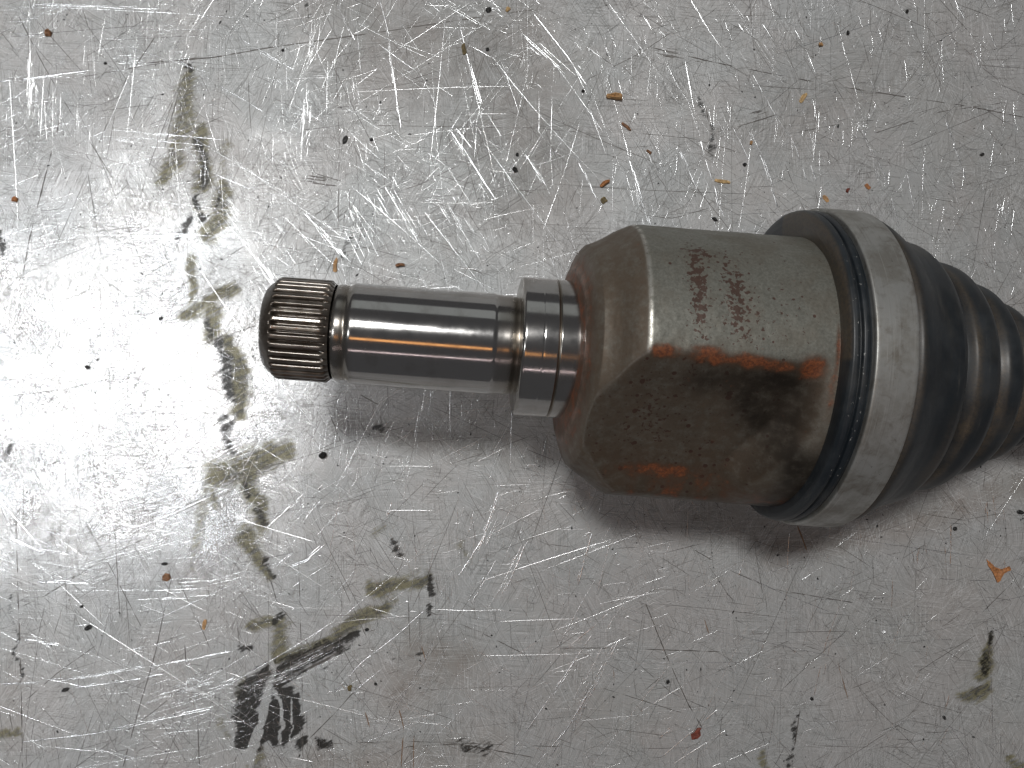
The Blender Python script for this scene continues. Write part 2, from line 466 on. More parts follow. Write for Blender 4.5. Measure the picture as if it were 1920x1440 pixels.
BROWN_TONE = [  # brown grime film, plus brown tones put in for reflections and lamp sheen
    (.75, [(780, 1210, 70), (860, 1250, 90), (760, 1290, 90)]),
    (.6, [(600, 1420, 60), (720, 1420, 60), (900, 1400, 80)]),
    (.35, [(1050, 1300, 90), (1180, 1370, 100)]),
    (.9, [(1440, 1030, 45), (1600, 1010, 55), (1760, 960, 60), (1920, 900, 60)]),  # brown strip below the clamp and boot
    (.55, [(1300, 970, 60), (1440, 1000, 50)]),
    (.5, [(900, 260, 60), (960, 160, 50), (900, 60, 60)]),
    (.35, [(1650, 1220, 140), (1800, 1120, 140), (1880, 1380, 120)]),
    (.30, [(1500, 200, 160), (1750, 120, 150), (1850, 380, 120)]),
    (.55, [(1672, 150, 9), (1675, 165, 12)]), (.6, [(1716, 112, 7), (1716, 124, 6)]),
    (.5, [(640, 790, 30), (760, 820, 40), (950, 850, 40)]),  # brown strip below the shaft
    (.35, [(20, 1250, 40), (20, 1400, 40)]),
    (.40, [(720, 40, 200), (950, 130, 230), (1000, 300, 170)]),  # darkens the brownish top centre to tone down lamp sheen there
]
olive = np.zeros_like(PXc); tar = np.zeros_like(PXc); brown_tone = np.zeros_like(PXc)
for s, p in OLIVE:
    olive = np.maximum(olive, s * seg_mask([(a, b, c * 1.3 + 2) for a, b, c in p], 0.75))
    olive = np.maximum(olive, 0.55 * s * seg_mask([(a, b, c * 1.5 + 4) for a, b, c in p], 0.9))
for s, p in TAR: tar = np.maximum(tar, s * seg_mask([(a, b, c * 1.2 + 1.5) for a, b, c in p], 0.75))
# clean wiped gaps across the black smear at the bottom
for p in [[(508, 1225, 5), (508, 1300, 9), (480, 1370, 12), (462, 1425, 14)], [(520, 1300, 3), (528, 1390, 5)], [(543, 1310, 2), (547, 1385, 3)]]:
    m = seg_mask(p, 0.35)
    tar *= 1 - m; olive *= 1 - 0.8 * m
for s, p in BROWN_TONE: brown_tone = np.maximum(brown_tone, np.minimum(1.0, 1.3 * s) * seg_mask(p, 0.9))
rad_ = np.hypot((PXc - 250) / 1.0, (PYc - 740) / 1.15)
dull = 0.05 + 0.95 * smoothstep(200, 520, rad_ + 170 * (vnoise(PXc / 130, PYc / 130, 5) - .5) + 90 * (vnoise(PXc / 50, PYc / 50, 6) - .5))
zz = np.zeros_like(XX)
V = np.stack([XX, YY, zz], -1).reshape(-1, 3) * U
I = np.arange(nx * ny).reshape(ny, nx)
Q = np.stack([I[:-1, :-1], I[:-1, 1:], I[1:, 1:], I[1:, :-1]], -1).reshape(-1, 4)
me = fast_mesh('metal_plate', V, Q)
add_attr(me, 'olive', olive); add_attr(me, 'tar', tar); add_attr(me, 'brown_tone', brown_tone); add_attr(me, 'dull', dull)
plate = link('metal_bench_top', me, M_PLATE)
tag(plate, 'scratched bare aluminium bench top stained with oil smears', 'bench top', kind='structure')

# ------------------------------------------------------------------ scratches: real raised burrs and filled grooves
class Strips:
    def __init__(s): s.v = []; s.f = []; s.n = 0
    def add(s, pts, w, hgt=0.24, z=0.25, taper=True):
        """pts (k,2) in plate units; ridge of width w"""
        p = np.asarray(pts, float); k = len(p)
        d = np.gradient(p, axis=0); d /= (np.linalg.norm(d, axis=1, keepdims=True) + 1e-9)
        nrm = np.stack([-d[:, 1], d[:, 0]], 1)
        ww = np.full(k, w) * (1 + 0.35 * (rng.random(k) - .5))
        if k > 5:
            q = rng.random(k + 4); q = (q[:-4] + 2 * q[1:-3] + 3 * q[2:-2] + 2 * q[3:-1] + q[4:]) / 9
            ww = ww * np.clip((q - .36) / .16, 0.06, 1.1)
        if taper and k > 2: ww[0] *= .25; ww[-1] *= .25
        a = p + nrm * ww[:, None] / 2; b = p - nrm * ww[:, None] / 2
        z0 = np.full(k, z)
        V3 = np.stack([np.c_[a, z0], np.c_[p, z0 + hgt * ww], np.c_[b, z0]], 1).reshape(-1, 3)
        i = np.arange(k - 1) * 3 + s.n
        f1 = np.stack([i, i + 1, i + 4, i + 3], 1); f2 = np.stack([i + 1, i + 2, i + 5, i + 4], 1)
        s.v.append(V3); s.f.append(f1[:, ::-1]); s.f.append(f2[:, ::-1]); s.n += 3 * k
    def build(s, name, mat, parent):
        me = fast_mesh(name, np.concatenate(s.v) * U, np.concatenate(s.f))
        o = link(name, me, mat, parent); o['kind'] = 'stuff'
        return o

bright, dark, rusty = Strips(), Strips(), Strips()  # third set: strips coloured orange to paint reflections

def path(px, sub=7, wob=0.6):
    """photo polyline -> smooth plate polyline"""
    q = np.array(px, float).reshape(-1, 2)
    x, y = plate_xy(q[:, 0], q[:, 1]); q = np.stack([x, y], 1)
    L = np.concatenate([[0], np.cumsum(np.linalg.norm(np.diff(q, axis=0), axis=1))])
    n = max(3, int(L[-1] / sub) + 1)
    tt = np.linspace(0, L[-1], n)
    o = np.stack([np.interp(tt, L, q[:, 0]), np.interp(tt, L, q[:, 1])], 1)
    if len(q) > 2 and n > 8:
        for _ in range(3): o[1:-1] = (o[:-2] + 2 * o[1:-1] + o[2:]) / 4
    o += (rng.random(o.shape) - .5) * wob
    return o

def bundle(S, px, n, spread, w, jitter=0.3, **kw):
    """n near-parallel scratches following one path, each covering part of it"""
    base = path(px)
    k = len(base)
    d = np.gradient(base, axis=0); d /= np.linalg.norm(d, axis=1, keepdims=True) + 1e-9
    nr = np.stack([-d[:, 1], d[:, 0]], 1)
    for i in range(n):
        a = rng.random() * jitter; b = 1 - rng.random() * jitter
        i0, i1 = int(a * (k - 1)), max(int(b * (k - 1)), int(a * (k - 1)) + 2)
        seg = base[i0:i1 + 1] + nr[i0:i1 + 1] * (rng.random() - .5) * spread * K
        if len(seg) >= 2: S.add(seg, w * (0.5 + rng.random()), **kw)

# scratches one can follow in the photograph: (path, width)
BRIGHT = [
    ([0, 153, 60, 146, 170, 132], 3), ([60, 8, 170, 12, 300, 17], 2.5), ([330, 0, 430, 55], 3), ([455, 75, 550, 130], 2.5),
    ([545, 0, 575, 55, 615, 145], 2.5), ([632, 8, 665, 75], 4), ([432, 60, 450, 130, 462, 180], 1.6), ([330, 110, 420, 165, 495, 210], 2.4),
    ([245, 135, 190, 265], 2), ([235, 190, 270, 270], 2), ([200, 95, 235, 125], 1.5), ([400, 325, 470, 355], 2),
    ([570, 400, 610, 440, 660, 500], 2.5), ([310, 500, 430, 540, 520, 480, 620, 455], 1.8), ([240, 495, 300, 530], 1.5),
    ([712, 0, 728, 60, 735, 130, 752, 240], 3), ([860, 40, 885, 140, 905, 210], 3.6), ([800, 0, 825, 22], 2),
    ([845, 245, 890, 315, 930, 375], 3), ([855, 240, 885, 278], 2), ([1035, 180, 1032, 300], 1.5), ([1005, 240, 1030, 275], 2),
    ([985, 290, 1025, 350], 2.5), ([838, 352, 855, 378], 2), ([1085, 305, 1120, 375], 3), ([1165, 235, 1200, 380], 2.4),
    ([1180, 300, 1222, 425], 3.5), ([1175, 330, 1200, 425], 2), ([1190, 350, 1208, 425], 1.6),
    ([1275, 285, 1310, 360], 3), ([1285, 115, 1302, 210, 1320, 290, 1358, 410], 2.2), ([1340, 350, 1352, 400], 3.4),
    ([1295, 0, 1330, 58, 1370, 115], 1.8), ([1412, 140, 1450, 210, 1490, 270, 1515, 345], 2), ([1375, 240, 1405, 300], 2),
    ([1403, 245, 1430, 300, 1460, 395], 3.2), ([1385, 45, 1395, 60], 3), ([1400, 30, 1440, 95], 2.2), ([1430, 45, 1460, 92], 2.2),
    ([1490, 55, 1515, 100, 1530, 140], 2), ([1520, 310, 1535, 350], 2.6), ([1635, 280, 1660, 330, 1685, 420], 2.4),
    ([1770, 218, 1795, 290, 1815, 350], 3), ([1785, 335, 1800, 400], 2), ([1790, 0, 1810, 38], 3), ([1710, 65, 1745, 128], 2),
    ([1855, 60, 1870, 95], 1.8), ([1620, 130, 1640, 165], 2), ([1575, 60, 1590, 130], 1.5), ([1700, 320, 1715, 400], 1.6),
    ([1480, 190, 1500, 215], 1.5), ([1000, 25, 1060, 100, 1100, 160], 2.2), ([1090, 80, 1130, 110], 1.6),
    ([860, 1080, 905, 1010, 935, 920], 4), ([940, 1125, 975, 1045, 985, 1015], 3), ([885, 1130, 930, 1050], 3), ([545, 1060, 575, 1050, 610, 1020], 4),
    ([548, 1100, 620, 1055], 2.4), ([570, 925, 500, 990], 5), ([515, 1065, 560, 1020], 2.6), ([590, 940, 560, 1000], 2.5),
    ([720, 990, 735, 940], 2.5), ([625, 1300, 680, 1240, 740, 1195, 800, 1140], 2.4), ([660, 1300, 720, 1250], 1.6),
    ([960, 1410, 1060, 1265, 1110, 1190], 2.6), ([1020, 1440, 1085, 1330, 1150, 1210], 3.4), ([1040, 1440, 1110, 1300, 1160, 1200], 2.6),
    ([1000, 1440, 1060, 1370], 2), ([1050, 1225, 1100, 1185, 1140, 1150], 3), ([1080, 1110, 1110, 1000], 3.4), ([1120, 1110, 1145, 1010], 2),
    ([1245, 1050, 1255, 1020], 2), ([1385, 1080, 1395, 1050], 2.4), ([1525, 1310, 1550, 1200, 1580, 1120], 2), ([1540, 1290, 1560, 1190], 1.6),
    ([1783, 980, 1782, 1060], 2.6), ([1780, 980, 1815, 984], 1.6), ([1722, 1025, 1720, 1058], 3), ([1675, 1030, 1672, 1140], 2),
    ([1850, 940, 1852, 970], 3), ([1620, 1125, 1675, 1118], 1.6), ([1690, 1155, 1790, 1150], 1.5), ([1760, 1085, 1870, 1090], 1.8),
    ([1655, 1190, 1661, 1185], 3), ([1640, 1197, 1740, 1190], 1.2), ([1770, 1340, 1782, 1295], 1.8), ([1500, 1090, 1545, 1060], 1.4),
    ([0, 1282, 60, 1280, 160, 1270, 330, 1240, 440, 1220], 2.6), ([140, 1290, 250, 1275, 330, 1258], 3.6), ([400, 1290, 445, 1272], 4),
    ([40, 1392, 180, 1375, 280, 1350, 400, 1325], 2.8), ([240, 1220, 330, 1200, 400, 1175], 2), ([0, 1000, 60, 1030, 130, 1040], 4), ([70, 1090, 200, 1095], 5),
    ([45, 1198, 115, 1208], 2.6), ([130, 1175, 220, 1165], 2.2), ([0, 930, 160, 900, 330, 860], 2), ([0, 860, 120, 830, 300, 790], 2.4),
    ([1200, 1335, 1290, 1280], 1.6), ([1240, 1420, 1300, 1370, 1345, 1330], 2.4), ([1250, 1440, 1360, 1370], 2), ([1330, 1440, 1440, 1395, 1600, 1340], 1.6),
    ([1235, 1385, 1265, 1360], 3), ([560, 440, 640, 470], 2), ([20, 0, 60, 40], 2), ([1480, 1000, 1475, 1080], 1.8), ([875, 1010, 890, 950], 2),
    ([1395, 960, 1480, 905], 1.6), ([1600, 975, 1680, 945], 1.8), ([1330, 1000, 1410, 970], 1.2), ([1440, 1075, 1510, 1050], 1.4),
]
for p, w in BRIGHT:
    bright.add(path(p), w * 0.55)
    if w > 2.4: bundle(bright, p, 3, 8, w * 0.32, 0.6)
BUND = [
    ([66, 85, 60, 160, 58, 230], 10, 24, 2.2), ([578, 150, 575, 230, 570, 310], 12, 16, 2), ([590, 0, 585, 70, 578, 140], 7, 10, 1.6),
    ([655, 130, 670, 210], 6, 22, 1.6), ([230, 445, 320, 446, 400, 445], 22, 18, 3), ([540, 150, 600, 145, 630, 148], 6, 14, 1.6),
    ([600, 430, 660, 445, 700, 430], 14, 36, 2.4), ([630, 360, 700, 500], 16, 50, 1.8), ([700, 330, 790, 480], 18, 60, 1.8), ([820, 370, 900, 500], 12, 60, 1.8),
    ([1175, 320, 1215, 318], 14, 40, 2.4), ([980, 60, 1080, 150], 10, 24, 1.8), ([640, 790, 625, 900], 14, 60, 2), ([590, 780, 575, 900], 14, 60, 2.2),
    ([700, 820, 690, 930], 14, 60, 2), ([780, 830, 770, 940], 12, 60, 1.8), ([860, 1100, 930, 960], 14, 30, 2.2), ([920, 1120, 985, 990], 8, 40, 1.6),
    ([1040, 1410, 1150, 1190], 10, 26, 1.8), ([560, 1000, 650, 900], 14, 70, 1.8), ([380, 880, 520, 830], 22, 60, 1.8), ([380, 860, 330, 960], 16, 60, 2),
    ([60, 480, 20, 640], 12, 40, 2), ([0, 470, 140, 430], 12, 60, 2), ([100, 960, 260, 920, 420, 850], 34, 130, 1.6), ([0, 1060, 180, 1010, 360, 960], 26, 120, 1.6),
    ([240, 1110, 400, 1100, 480, 1080], 14, 40, 1.8), ([270, 1320, 380, 1285, 440, 1262], 16, 50, 1.6), ([200, 1390, 420, 1320], 10, 60, 1.4),
    ([450, 1300, 560, 1255, 660, 1205], 22, 34, 0.9), ([448, 1350, 490, 1320], 14, 60, 1.2), ([470, 480, 520, 560], 16, 60, 2), ([1730, 1010, 1740, 1060], 8, 60, 1.6),
    ([1850, 930, 1860, 1000], 10, 60, 1.6), ([150, 250, 290, 262, 430, 275], 10, 30, 1.8), ([200, 130, 300, 125], 10, 50, 1.6), ([0, 60, 120, 62], 10, 70, 1.6),
    ([1200, 20, 1260, 120], 6, 60, 1.4), ([1560, 250, 1600, 330], 6, 80, 1.4), ([1830, 60, 1860, 160], 6, 80, 1.3), ([500, 130, 560, 180], 9, 50, 1.6),
]
for p, n, sp, w in BUND: bundle(bright, p, n, sp, w * 0.34, 0.7)

DARK = [
    ([35, 30, 75, 110, 120, 190, 165, 260, 212, 335], 2.2), ([115, 215, 85, 330, 55, 450, 35, 560], 3.6), ([165, 50, 150, 0], 2), ([70, 40, 150, 130, 200, 190], 1.6),
    ([250, 120, 400, 108, 500, 90, 600, 76, 700, 62, 860, 38, 1000, 18], 3.4), ([150, 145, 280, 122, 400, 103], 2), ([185, 270, 230, 160, 290, 70], 2.2), ([250, 420, 280, 310, 340, 150], 1.8),
    ([160, 425, 240, 345], 2.2), ([140, 260, 175, 310], 1.6), ([165, 325, 180, 420, 190, 480], 1.8), ([630, 120, 636, 260, 634, 430], 1.8), ([590, 325, 640, 340], 2.2),
    ([800, 900, 740, 960, 700, 1000], 1.2), ([310, 330, 345, 400], 1.8), ([270, 385, 300, 370, 250, 400], 1.2), ([520, 250, 640, 235, 760, 200], 1.2),
    ([0, 745, 120, 730, 250, 700, 340, 660, 480, 610], 1.8), ([150, 780, 260, 740, 380, 690], 1.2), ([0, 900, 160, 850, 300, 820], 1.2), ([560, 860, 700, 815, 760, 800], 1.4),
    ([480, 880, 560, 860, 650, 820], 1.6), ([30, 970, 34, 1120, 40, 1300, 42, 1440], 3), ([0, 1155, 80, 1120, 200, 1045, 270, 1010], 2.4), ([160, 980, 200, 1050, 265, 1175], 2),
    ([320, 1090, 290, 1230, 260, 1330, 230, 1440], 2.4), ([40, 1320, 110, 1260, 180, 1210], 2), ([140, 1440, 280, 1340, 380, 1260], 1.6), ([300, 1350, 350, 1430], 1.8), ([370, 1340, 374, 1440], 2.4),
    ([10, 1300, 24, 1370], 2), ([330, 1080, 370, 1160, 400, 1230], 2), ([345, 1190, 350, 1260], 2.6), ([215, 990, 225, 1160], 2), ([85, 1130, 70, 1200], 1.4), ([120, 1130, 95, 1210], 1.4),
    ([505, 1080, 520, 1130, 560, 1180, 600, 1240], 2.2), ([560, 1060, 566, 1250, 568, 1420], 2), ([470, 1230, 450, 1170], 1.8), ([600, 1130, 680, 1290], 1.4), ([765, 1115, 769, 1215], 1.8),
    ([580, 1385, 630, 1335, 670, 1290], 2.4), ([625, 1060, 690, 1200], 1.6), ([800, 1145, 900, 1185, 1010, 1240], 2), ([700, 1440, 760, 1400, 860, 1395, 1000, 1420], 2.6), ([600, 1395, 760, 1390, 1050, 1400], 2),
    ([810, 1320, 870, 1322], 2), ([1210, 1130, 1250, 1230, 1290, 1320, 1320, 1370], 2.6), ([1300, 1030, 1370, 1070, 1450, 1105, 1600, 1130], 2.2), ([1010, 1215, 1140, 1215, 1350, 1222], 2.4), ([1500, 1330, 1490, 1400, 1480, 1440], 3),
    ([1180, 1230, 1260, 1300, 1330, 1330], 1.4), ([1440, 980, 1400, 1040], 1.4), ([1130, 1290, 1290, 1340], 1.6), ([1360, 1110, 1400, 1150], 1.6), ([1560, 1440, 1700, 1350], 1.4),
    ([1225, 90, 1330, 115, 1430, 135, 1560, 160, 1700, 182], 3), ([1700, 182, 1820, 200, 1920, 220], 2.4), ([1320, 180, 1330, 240, 1345, 290], 3), ([1100, 150, 1200, 100, 1260, 60], 1.6), ([1640, 250, 1760, 210, 1900, 190], 1.8),
    ([1060, 60, 1160, 130], 1.4), ([870, 100, 890, 60, 920, 0], 1.6), ([760, 60, 765, 130], 2), ([770, 150, 830, 130], 1.6), ([690, 170, 860, 140, 950, 120], 1.2), ([700, 235, 860, 238, 1000, 240, 1110, 250], 1.6),
    ([905, 410, 880, 320, 860, 250], 1.2), ([815, 320, 835, 220], 1.4), ([700, 375, 790, 345, 880, 300], 1.6), ([950, 20, 990, 80, 970, 130], 1.2), ([1010, 130, 960, 250], 1.3), ([1200, 250, 1300, 260, 1400, 290], 1.6),
    ([870, 440, 880, 500, 885, 540], 1.6), ([970, 360, 1000, 420], 1.4), ([730, 0, 690, 60], 1.2), ([1440, 260, 1560, 235, 1640, 225], 1.6), ([450, 500, 500, 545], 1.2), ([300, 460, 330, 520], 1.4), ([20, 620, 10, 720], 1.4),
    ([1190, 400, 1260, 410, 1330, 390], 1.5), ([780, 440, 870, 480], 1.2), ([675, 740, 730, 770], 2.6), ([620, 780, 640, 830], 1.8), ([1830, 1190, 1720, 1260], 1.3), ([1900, 1090, 1840, 1150], 1.6),
]
for p, w in DARK: dark.add(path(p, wob=0.7), w * 0.75, hgt=0.05, z=0.12)
for p, n, sp, w in [([455, 1295, 560, 1250, 662, 1198], 16, 34, 2.2), ([350, 150, 300, 330], 9, 40, 1.5), ([400, 890, 545, 848], 16, 50, 1.2), ([320, 960, 500, 870], 12, 60, 1.0),
                    ([1225, 95, 1320, 112], 8, 22, 1.6), ([1380, 230, 1460, 205], 8, 20, 1.6), ([600, 420, 650, 380], 8, 40, 1.4), ([560, 330, 640, 340], 6, 22, 1.8), ([1820, 1305, 1860, 1285], 8, 22, 1.4)]:
    bundle(dark, p, n, sp, w, 0.6, hgt=0.05, z=0.12)
for p, w in [([752, 1440, 757, 1360, 748, 1330], 4), ([775, 1440, 776, 1380], 3), ([685, 1335, 695, 1370], 4), ([670, 1320, 625, 1265], 2), ([1150, 1250, 1152, 1280], 3), ([1570, 1240, 1590, 1310], 3), ([1320, 1160, 1330, 1190], 4), ([1495, 985, 1520, 1050], 5), ([800, 1245, 790, 1210], 3)]:
    rusty.add(path(p), w * 0.6, hgt=0.08, z=0.14)

# countless small ones
def scatter(S, n, lmin, lmax, wmin, wmax, clusters, dens, **kw):
    made = 0
    while made < n:
        px = rng.uniform(-60, 1980); py = rng.uniform(-60, 1500)
        if rng.random() > dens(px, py): continue
        x, y = plate_xy(px, py)
        if rng.random() < 0.72:
            a, sd = clusters[rng.integers(len(clusters))]; ang = math.radians(a + rng.normal() * sd)
        else: ang = rng.random() * math.pi
        L = lmin * (lmax / lmin) ** (rng.random() ** 1.7)
        k = 3 if L < 40 else (5 if L < 150 else 9)
        tt = np.linspace(-.5, .5, k) * L
        curv = rng.normal() * (0.08 if L < 60 else 0.035)
        off = curv * (tt / L) ** 2 * L
        p = np.stack([x + tt * math.cos(ang) - off * math.sin(ang), y + tt * math.sin(ang) + off * math.cos(ang)], 1)
        S.add(p, wmin + (wmax - wmin) * rng.random() ** 2, **kw)
        made += 1
CL = [(2, 7), (-62, 9), (62, 9), (88, 6), (25, 10), (-30, 10)]
PG = {k: vnoise(*np.meshgrid(np.arange(-10, 210) / 11.0, np.arange(-10, 160) / 11.0, indexing='ij'), k) for k in (3, 9)}
patch = lambda px, py, k: PG[k][int(px / 10) + 10, int(py / 10) + 10]
scatter(bright, 15000, 7, 70, 0.22, 0.62, CL, lambda x, y: (1.0 if x < 560 else 0.28) * (0.02 + 1.3 * patch(x, y, 3) ** 2))
scatter(bright, 1100, 80, 620, 0.25, 0.8, CL, lambda x, y: 1.0 if x < 1100 else 0.5)
scatter(dark, 19000, 5, 60, 0.25, 1.0, CL, lambda x, y: 0.15 + patch(x, y, 9), hgt=0.05, z=0.12)
scatter(dark, 1200, 60, 420, 0.35, 1.1, CL, lambda x, y: 0.8, hgt=0.05, z=0.12)
bright.build('scratch_burrs', M_RIDGE, plate)
dark.build('dirty_scratches', M_DIRT, plate)
rusty.build('orange_glint_lines', M_ORANGE_GLINT, plate)

# pits and specks of dirt too small to pick apart: low lens-shaped flecks
pv, pf, pn = [], [], 0
for i in range(1500):
    px = rng.uniform(-40, 1960); py = rng.uniform(-40, 1480)
    x, y = plate_xy(px, py)
    r = 0.6 + 1.6 * rng.random() ** 5
    k = 6; a0 = rng.random() * 6.28; el = 1 + rng.random() * 1.2; ro = rng.random() * 3.14
    aa = a0 + np.arange(k) / k * 2 * math.pi
    rr = r * (0.7 + 0.6 * rng.random(k))
    ex, ey = rr * np.cos(aa) * el, rr * np.sin(aa)
    vx = x + ex * math.cos(ro) - ey * math.sin(ro); vy = y + ex * math.sin(ro) + ey * math.cos(ro)
    pv.append(np.concatenate([np.stack([vx, vy, np.full(k, .2)], 1), [[x, y, .2 + .35 * r]]]))
    pf.append(np.array([[pn + j, pn + (j + 1) % k, pn + k] for j in range(k)])); pn += k + 1
me = fast_mesh('dirt_flecks', np.concatenate(pv) * U, np.concatenate(pf))
link('dirt_flecks', me, M_GRIT, plate)['kind'] = 'stuff'

# ------------------------------------------------------------------ the drive shaft
AX0 = (960.0, 648.0)                       # a photo point on the axis (axis plane)
SLOPE = 0.076
ANG = -math.atan(SLOPE)
root = bpy.data.objects.new('drive_shaft', None)
col.objects.link(root)
root.empty_display_size = 0.02
# local frame: x along the axis (s - 960 units), y up the picture, z towards the camera; Empty stands at the base on the plate
PITCH = 0.08                               # the splined end stands a little higher than the clamp
S_PIV = 1535.0
P0 = Vector((S_PIV - 960, 720 - (AX0[1] + SLOPE * (S_PIV - 960)), ZC + 2))
_dz = (S_PIV - 507) * PITCH; _k = 1 - _dz / F
P1 = Vector(((507 - 960) * _k, (720 - (AX0[1] + SLOPE * (507 - 960))) * _k, P0.z + _dz))
DIR = (P0 - P1).normalized()
LAT = Vector((0, 0, 1)).cross(DIR).normalized()
UPV = DIR.cross(LAT).normalized()
FRAME = Matrix((DIR, LAT, UPV)).transposed()
root.location = (P0.x * U, P0.y * U, 0)

def station(s):
    """photo x of a point on the axis -> distance along the axis from the clamp, and the size scale there"""
    q = np.asarray(s, float) - 960
    t = (q * F - F * P0.x) / (F * DIR.x + q * DIR.z)
    return t, 1 - t * DIR.z / F
tag(root, 'rusty car drive shaft joint with polished splined stub and black rubber boot', 'drive shaft')

def revolve(name, prof, mat, parent, seg=192, caps=(False, False), attrs=None):
    """prof list of (s, r) in photo units; axis at height ZC"""
    pr = np.array(prof, float); k = len(pr)
    th = np.arange(seg) / seg * 2 * math.pi
    S = np.repeat((pr[:, 0] - 960)[:, None], seg, 1); R = np.repeat(pr[:, 1][:, None], seg, 1); T = np.repeat(th[None], k, 0)
    return ring_mesh(name, S, R, T, mat, parent, caps, attrs)

def ring_mesh(name, S, R, T, mat, parent, caps=(False, False), attrs=None):
    k, seg = S.shape
    S, sc_ = station(S + 960)
    R = R * sc_
    V = np.stack([S, R * np.cos(T), R * np.sin(T)], -1).reshape(-1, 3)
    I = np.arange(k * seg).reshape(k, seg); J = np.roll(I, -1, 1)
    Q = np.stack([I[:-1], J[:-1], J[1:], I[1:]], -1).reshape(-1, 4)[:, ::-1]
    faces = [Q]
    extra = []
    if caps[0]:
        extra.append([S[0].mean(), 0, 0]); c = k * seg + len(extra) - 1
        faces.append(np.stack([np.full(seg, c), J[0], I[0]], 1)[:, ::-1])
    if caps[1]:
        extra.append([S[-1].mean(), 0, 0]); c = k * seg + len(extra) - 1
        faces.append(np.stack([np.full(seg, c), I[-1], J[-1]], 1)[:, ::-1])
    if extra: V = np.concatenate([V, np.array(extra)])
    me = fast_mesh(name, V * U, faces)
    if attrs:
        for nme, a in attrs.items():
            add_attr(me, nme, np.concatenate([np.asarray(a, float).ravel(), np.zeros(len(extra))]))
    # shade sharp where the profile turns hard
    o = link(name, me, mat, parent)
    if parent is root:
        o.location = (0, 0, P0.z * U)
        o.rotation_euler = FRAME.to_euler()
    return o

def fine_profile(pts, step=2.0, smooth=0):
    p = np.array(pts, float); out = [p[0]]
    for a, b in zip(p[:-1], p[1:]):
        n = max(1, int(np.hypot(*(b - a)) / step))
        for i in range(1, n + 1): out.append(a + (b - a) * i / n)
    o = np.array(out)
    for _ in range(smooth): o[1:-1] = (o[:-2] + 2 * o[1:-1] + o[2:]) / 4
    return o

# --- splined end
TEETH = 37
ss = np.concatenate([[507, 509, 513, 520, 527, 529, 531, 534, 537], np.linspace(545, 612, 12), [618, 624, 629, 633]])
base = np.interp(ss, [507, 509, 513, 527, 533, 640], [70, 75, 80, 92, 95.5, 95.5])
seg = TEETH * 10
th = np.arange(seg) / seg * 2 * math.pi
ph = (th * TEETH / (2 * math.pi)) % 1.0
tooth = smoothstep(0.08, 0.30, ph) * (1 - smoothstep(0.70, 0.92, ph))       # 1 on a tooth, 0 in a gap
depth = np.interp(ss, [507, 529, 536, 618, 629, 633], [0, 0.0, 9.0, 9.0, 5.5, 3.0])
S = np.repeat((ss - 960)[:, None], seg, 1); T = np.repeat(th[None], len(ss), 0)
R = base[:, None] - depth[:, None] * (1 - tooth[None])
R[-1] = 88.0; R[-2] = np.minimum(R[-2], 91)
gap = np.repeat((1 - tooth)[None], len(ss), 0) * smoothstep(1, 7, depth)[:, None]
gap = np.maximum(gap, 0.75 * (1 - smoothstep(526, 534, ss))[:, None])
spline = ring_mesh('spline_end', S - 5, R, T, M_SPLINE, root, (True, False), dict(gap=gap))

# --- stub shaft with undercuts
prof = [(628, 84), (632, 87.5), (636, 89.5), (640, 90), (648, 89.5), (654, 88), (658, 90), (662, 93.5), (666, 94.6), (922, 94.6), (924, 93.0), (938, 92.4), (950, 92.4), (956, 91.5), (961, 90), (966, 90), (972, 92)]
fp = fine_profile(prof, 2.0, 1)
seg = 256
st = np.interp(fp[:, 0], [628, 640, 652, 660, 668, 674, 920, 930, 945, 960], [.55, .45, .75, .55, .15, .0, .0, .35, .45, .8])
stub = revolve('stub_shaft', fp, M_SHAFT, root, seg, attrs={'stain': np.repeat(st[:, None], seg, 1)})

# --- bearing collar with a thin machined groove
prof = [(966, 88), (967, 118), (968.5, 126), (971, 128.6), (974, 129), (1004, 129), (1005, 128.6), (1006, 129), (1030, 129), (1031.2, 127.4), (1033, 127.4), (1034, 129), (1068, 128.6), (1078, 129.5), (1086, 132), (1092, 138)]
fp = fine_profile(prof, 2.0, 0)
st = np.interp(fp[:, 0], [966, 970, 975, 1029, 1031, 1033, 1036, 1060, 1078, 1090], [.8, .3, .05, .05, .9, .9, .2, .12, .35, .9])
collar = revolve('bearing_collar', fp, M_SHAFT, root, seg, attrs={'stain': np.repeat(st[:, None], seg, 1)})

# --- joint housing: forged tulip with lobes and a scooped flat
s_ax = np.concatenate([[1052, 1053], np.arange(1054, 1100, 1.5), np.arange(1100, 1476, 2.5)])
segH = 420
th = np.arange(segH) / segH * 2 * math.pi
deg = np.degrees(th)
lobeR = np.interp(deg, [0, 20, 50, 88, 118, 150, 180, 210, 240, 270, 300, 330, 360], [234, 240, 252, 254, 256, 261, 262, 260, 254, 252, 252, 240, 234])
def recess(center, half, extra):
    """radius of a slightly hollow flat cut across the cylinder"""
    d = (deg - center + 180) % 360 - 180
    Rm = np.interp(center % 360, deg, lobeR) + 0.5
    dist = Rm * math.cos(math.radians(half))
    r = dist / np.cos(np.radians(np.clip(d, -75, 75)))
    hol = extra * np.clip(1 - (d / half) ** 2, 0, 1)
    return np.where(np.abs(d) < half + 12, r - hol, 999), d
rec1, d1 = recess(126, 36, 5)
rec2, d2 = recess(238, 29, 9)
rec3, d3 = recess(322, 22, 4)
cut = np.minimum(np.minimum(rec1, rec2), rec3)
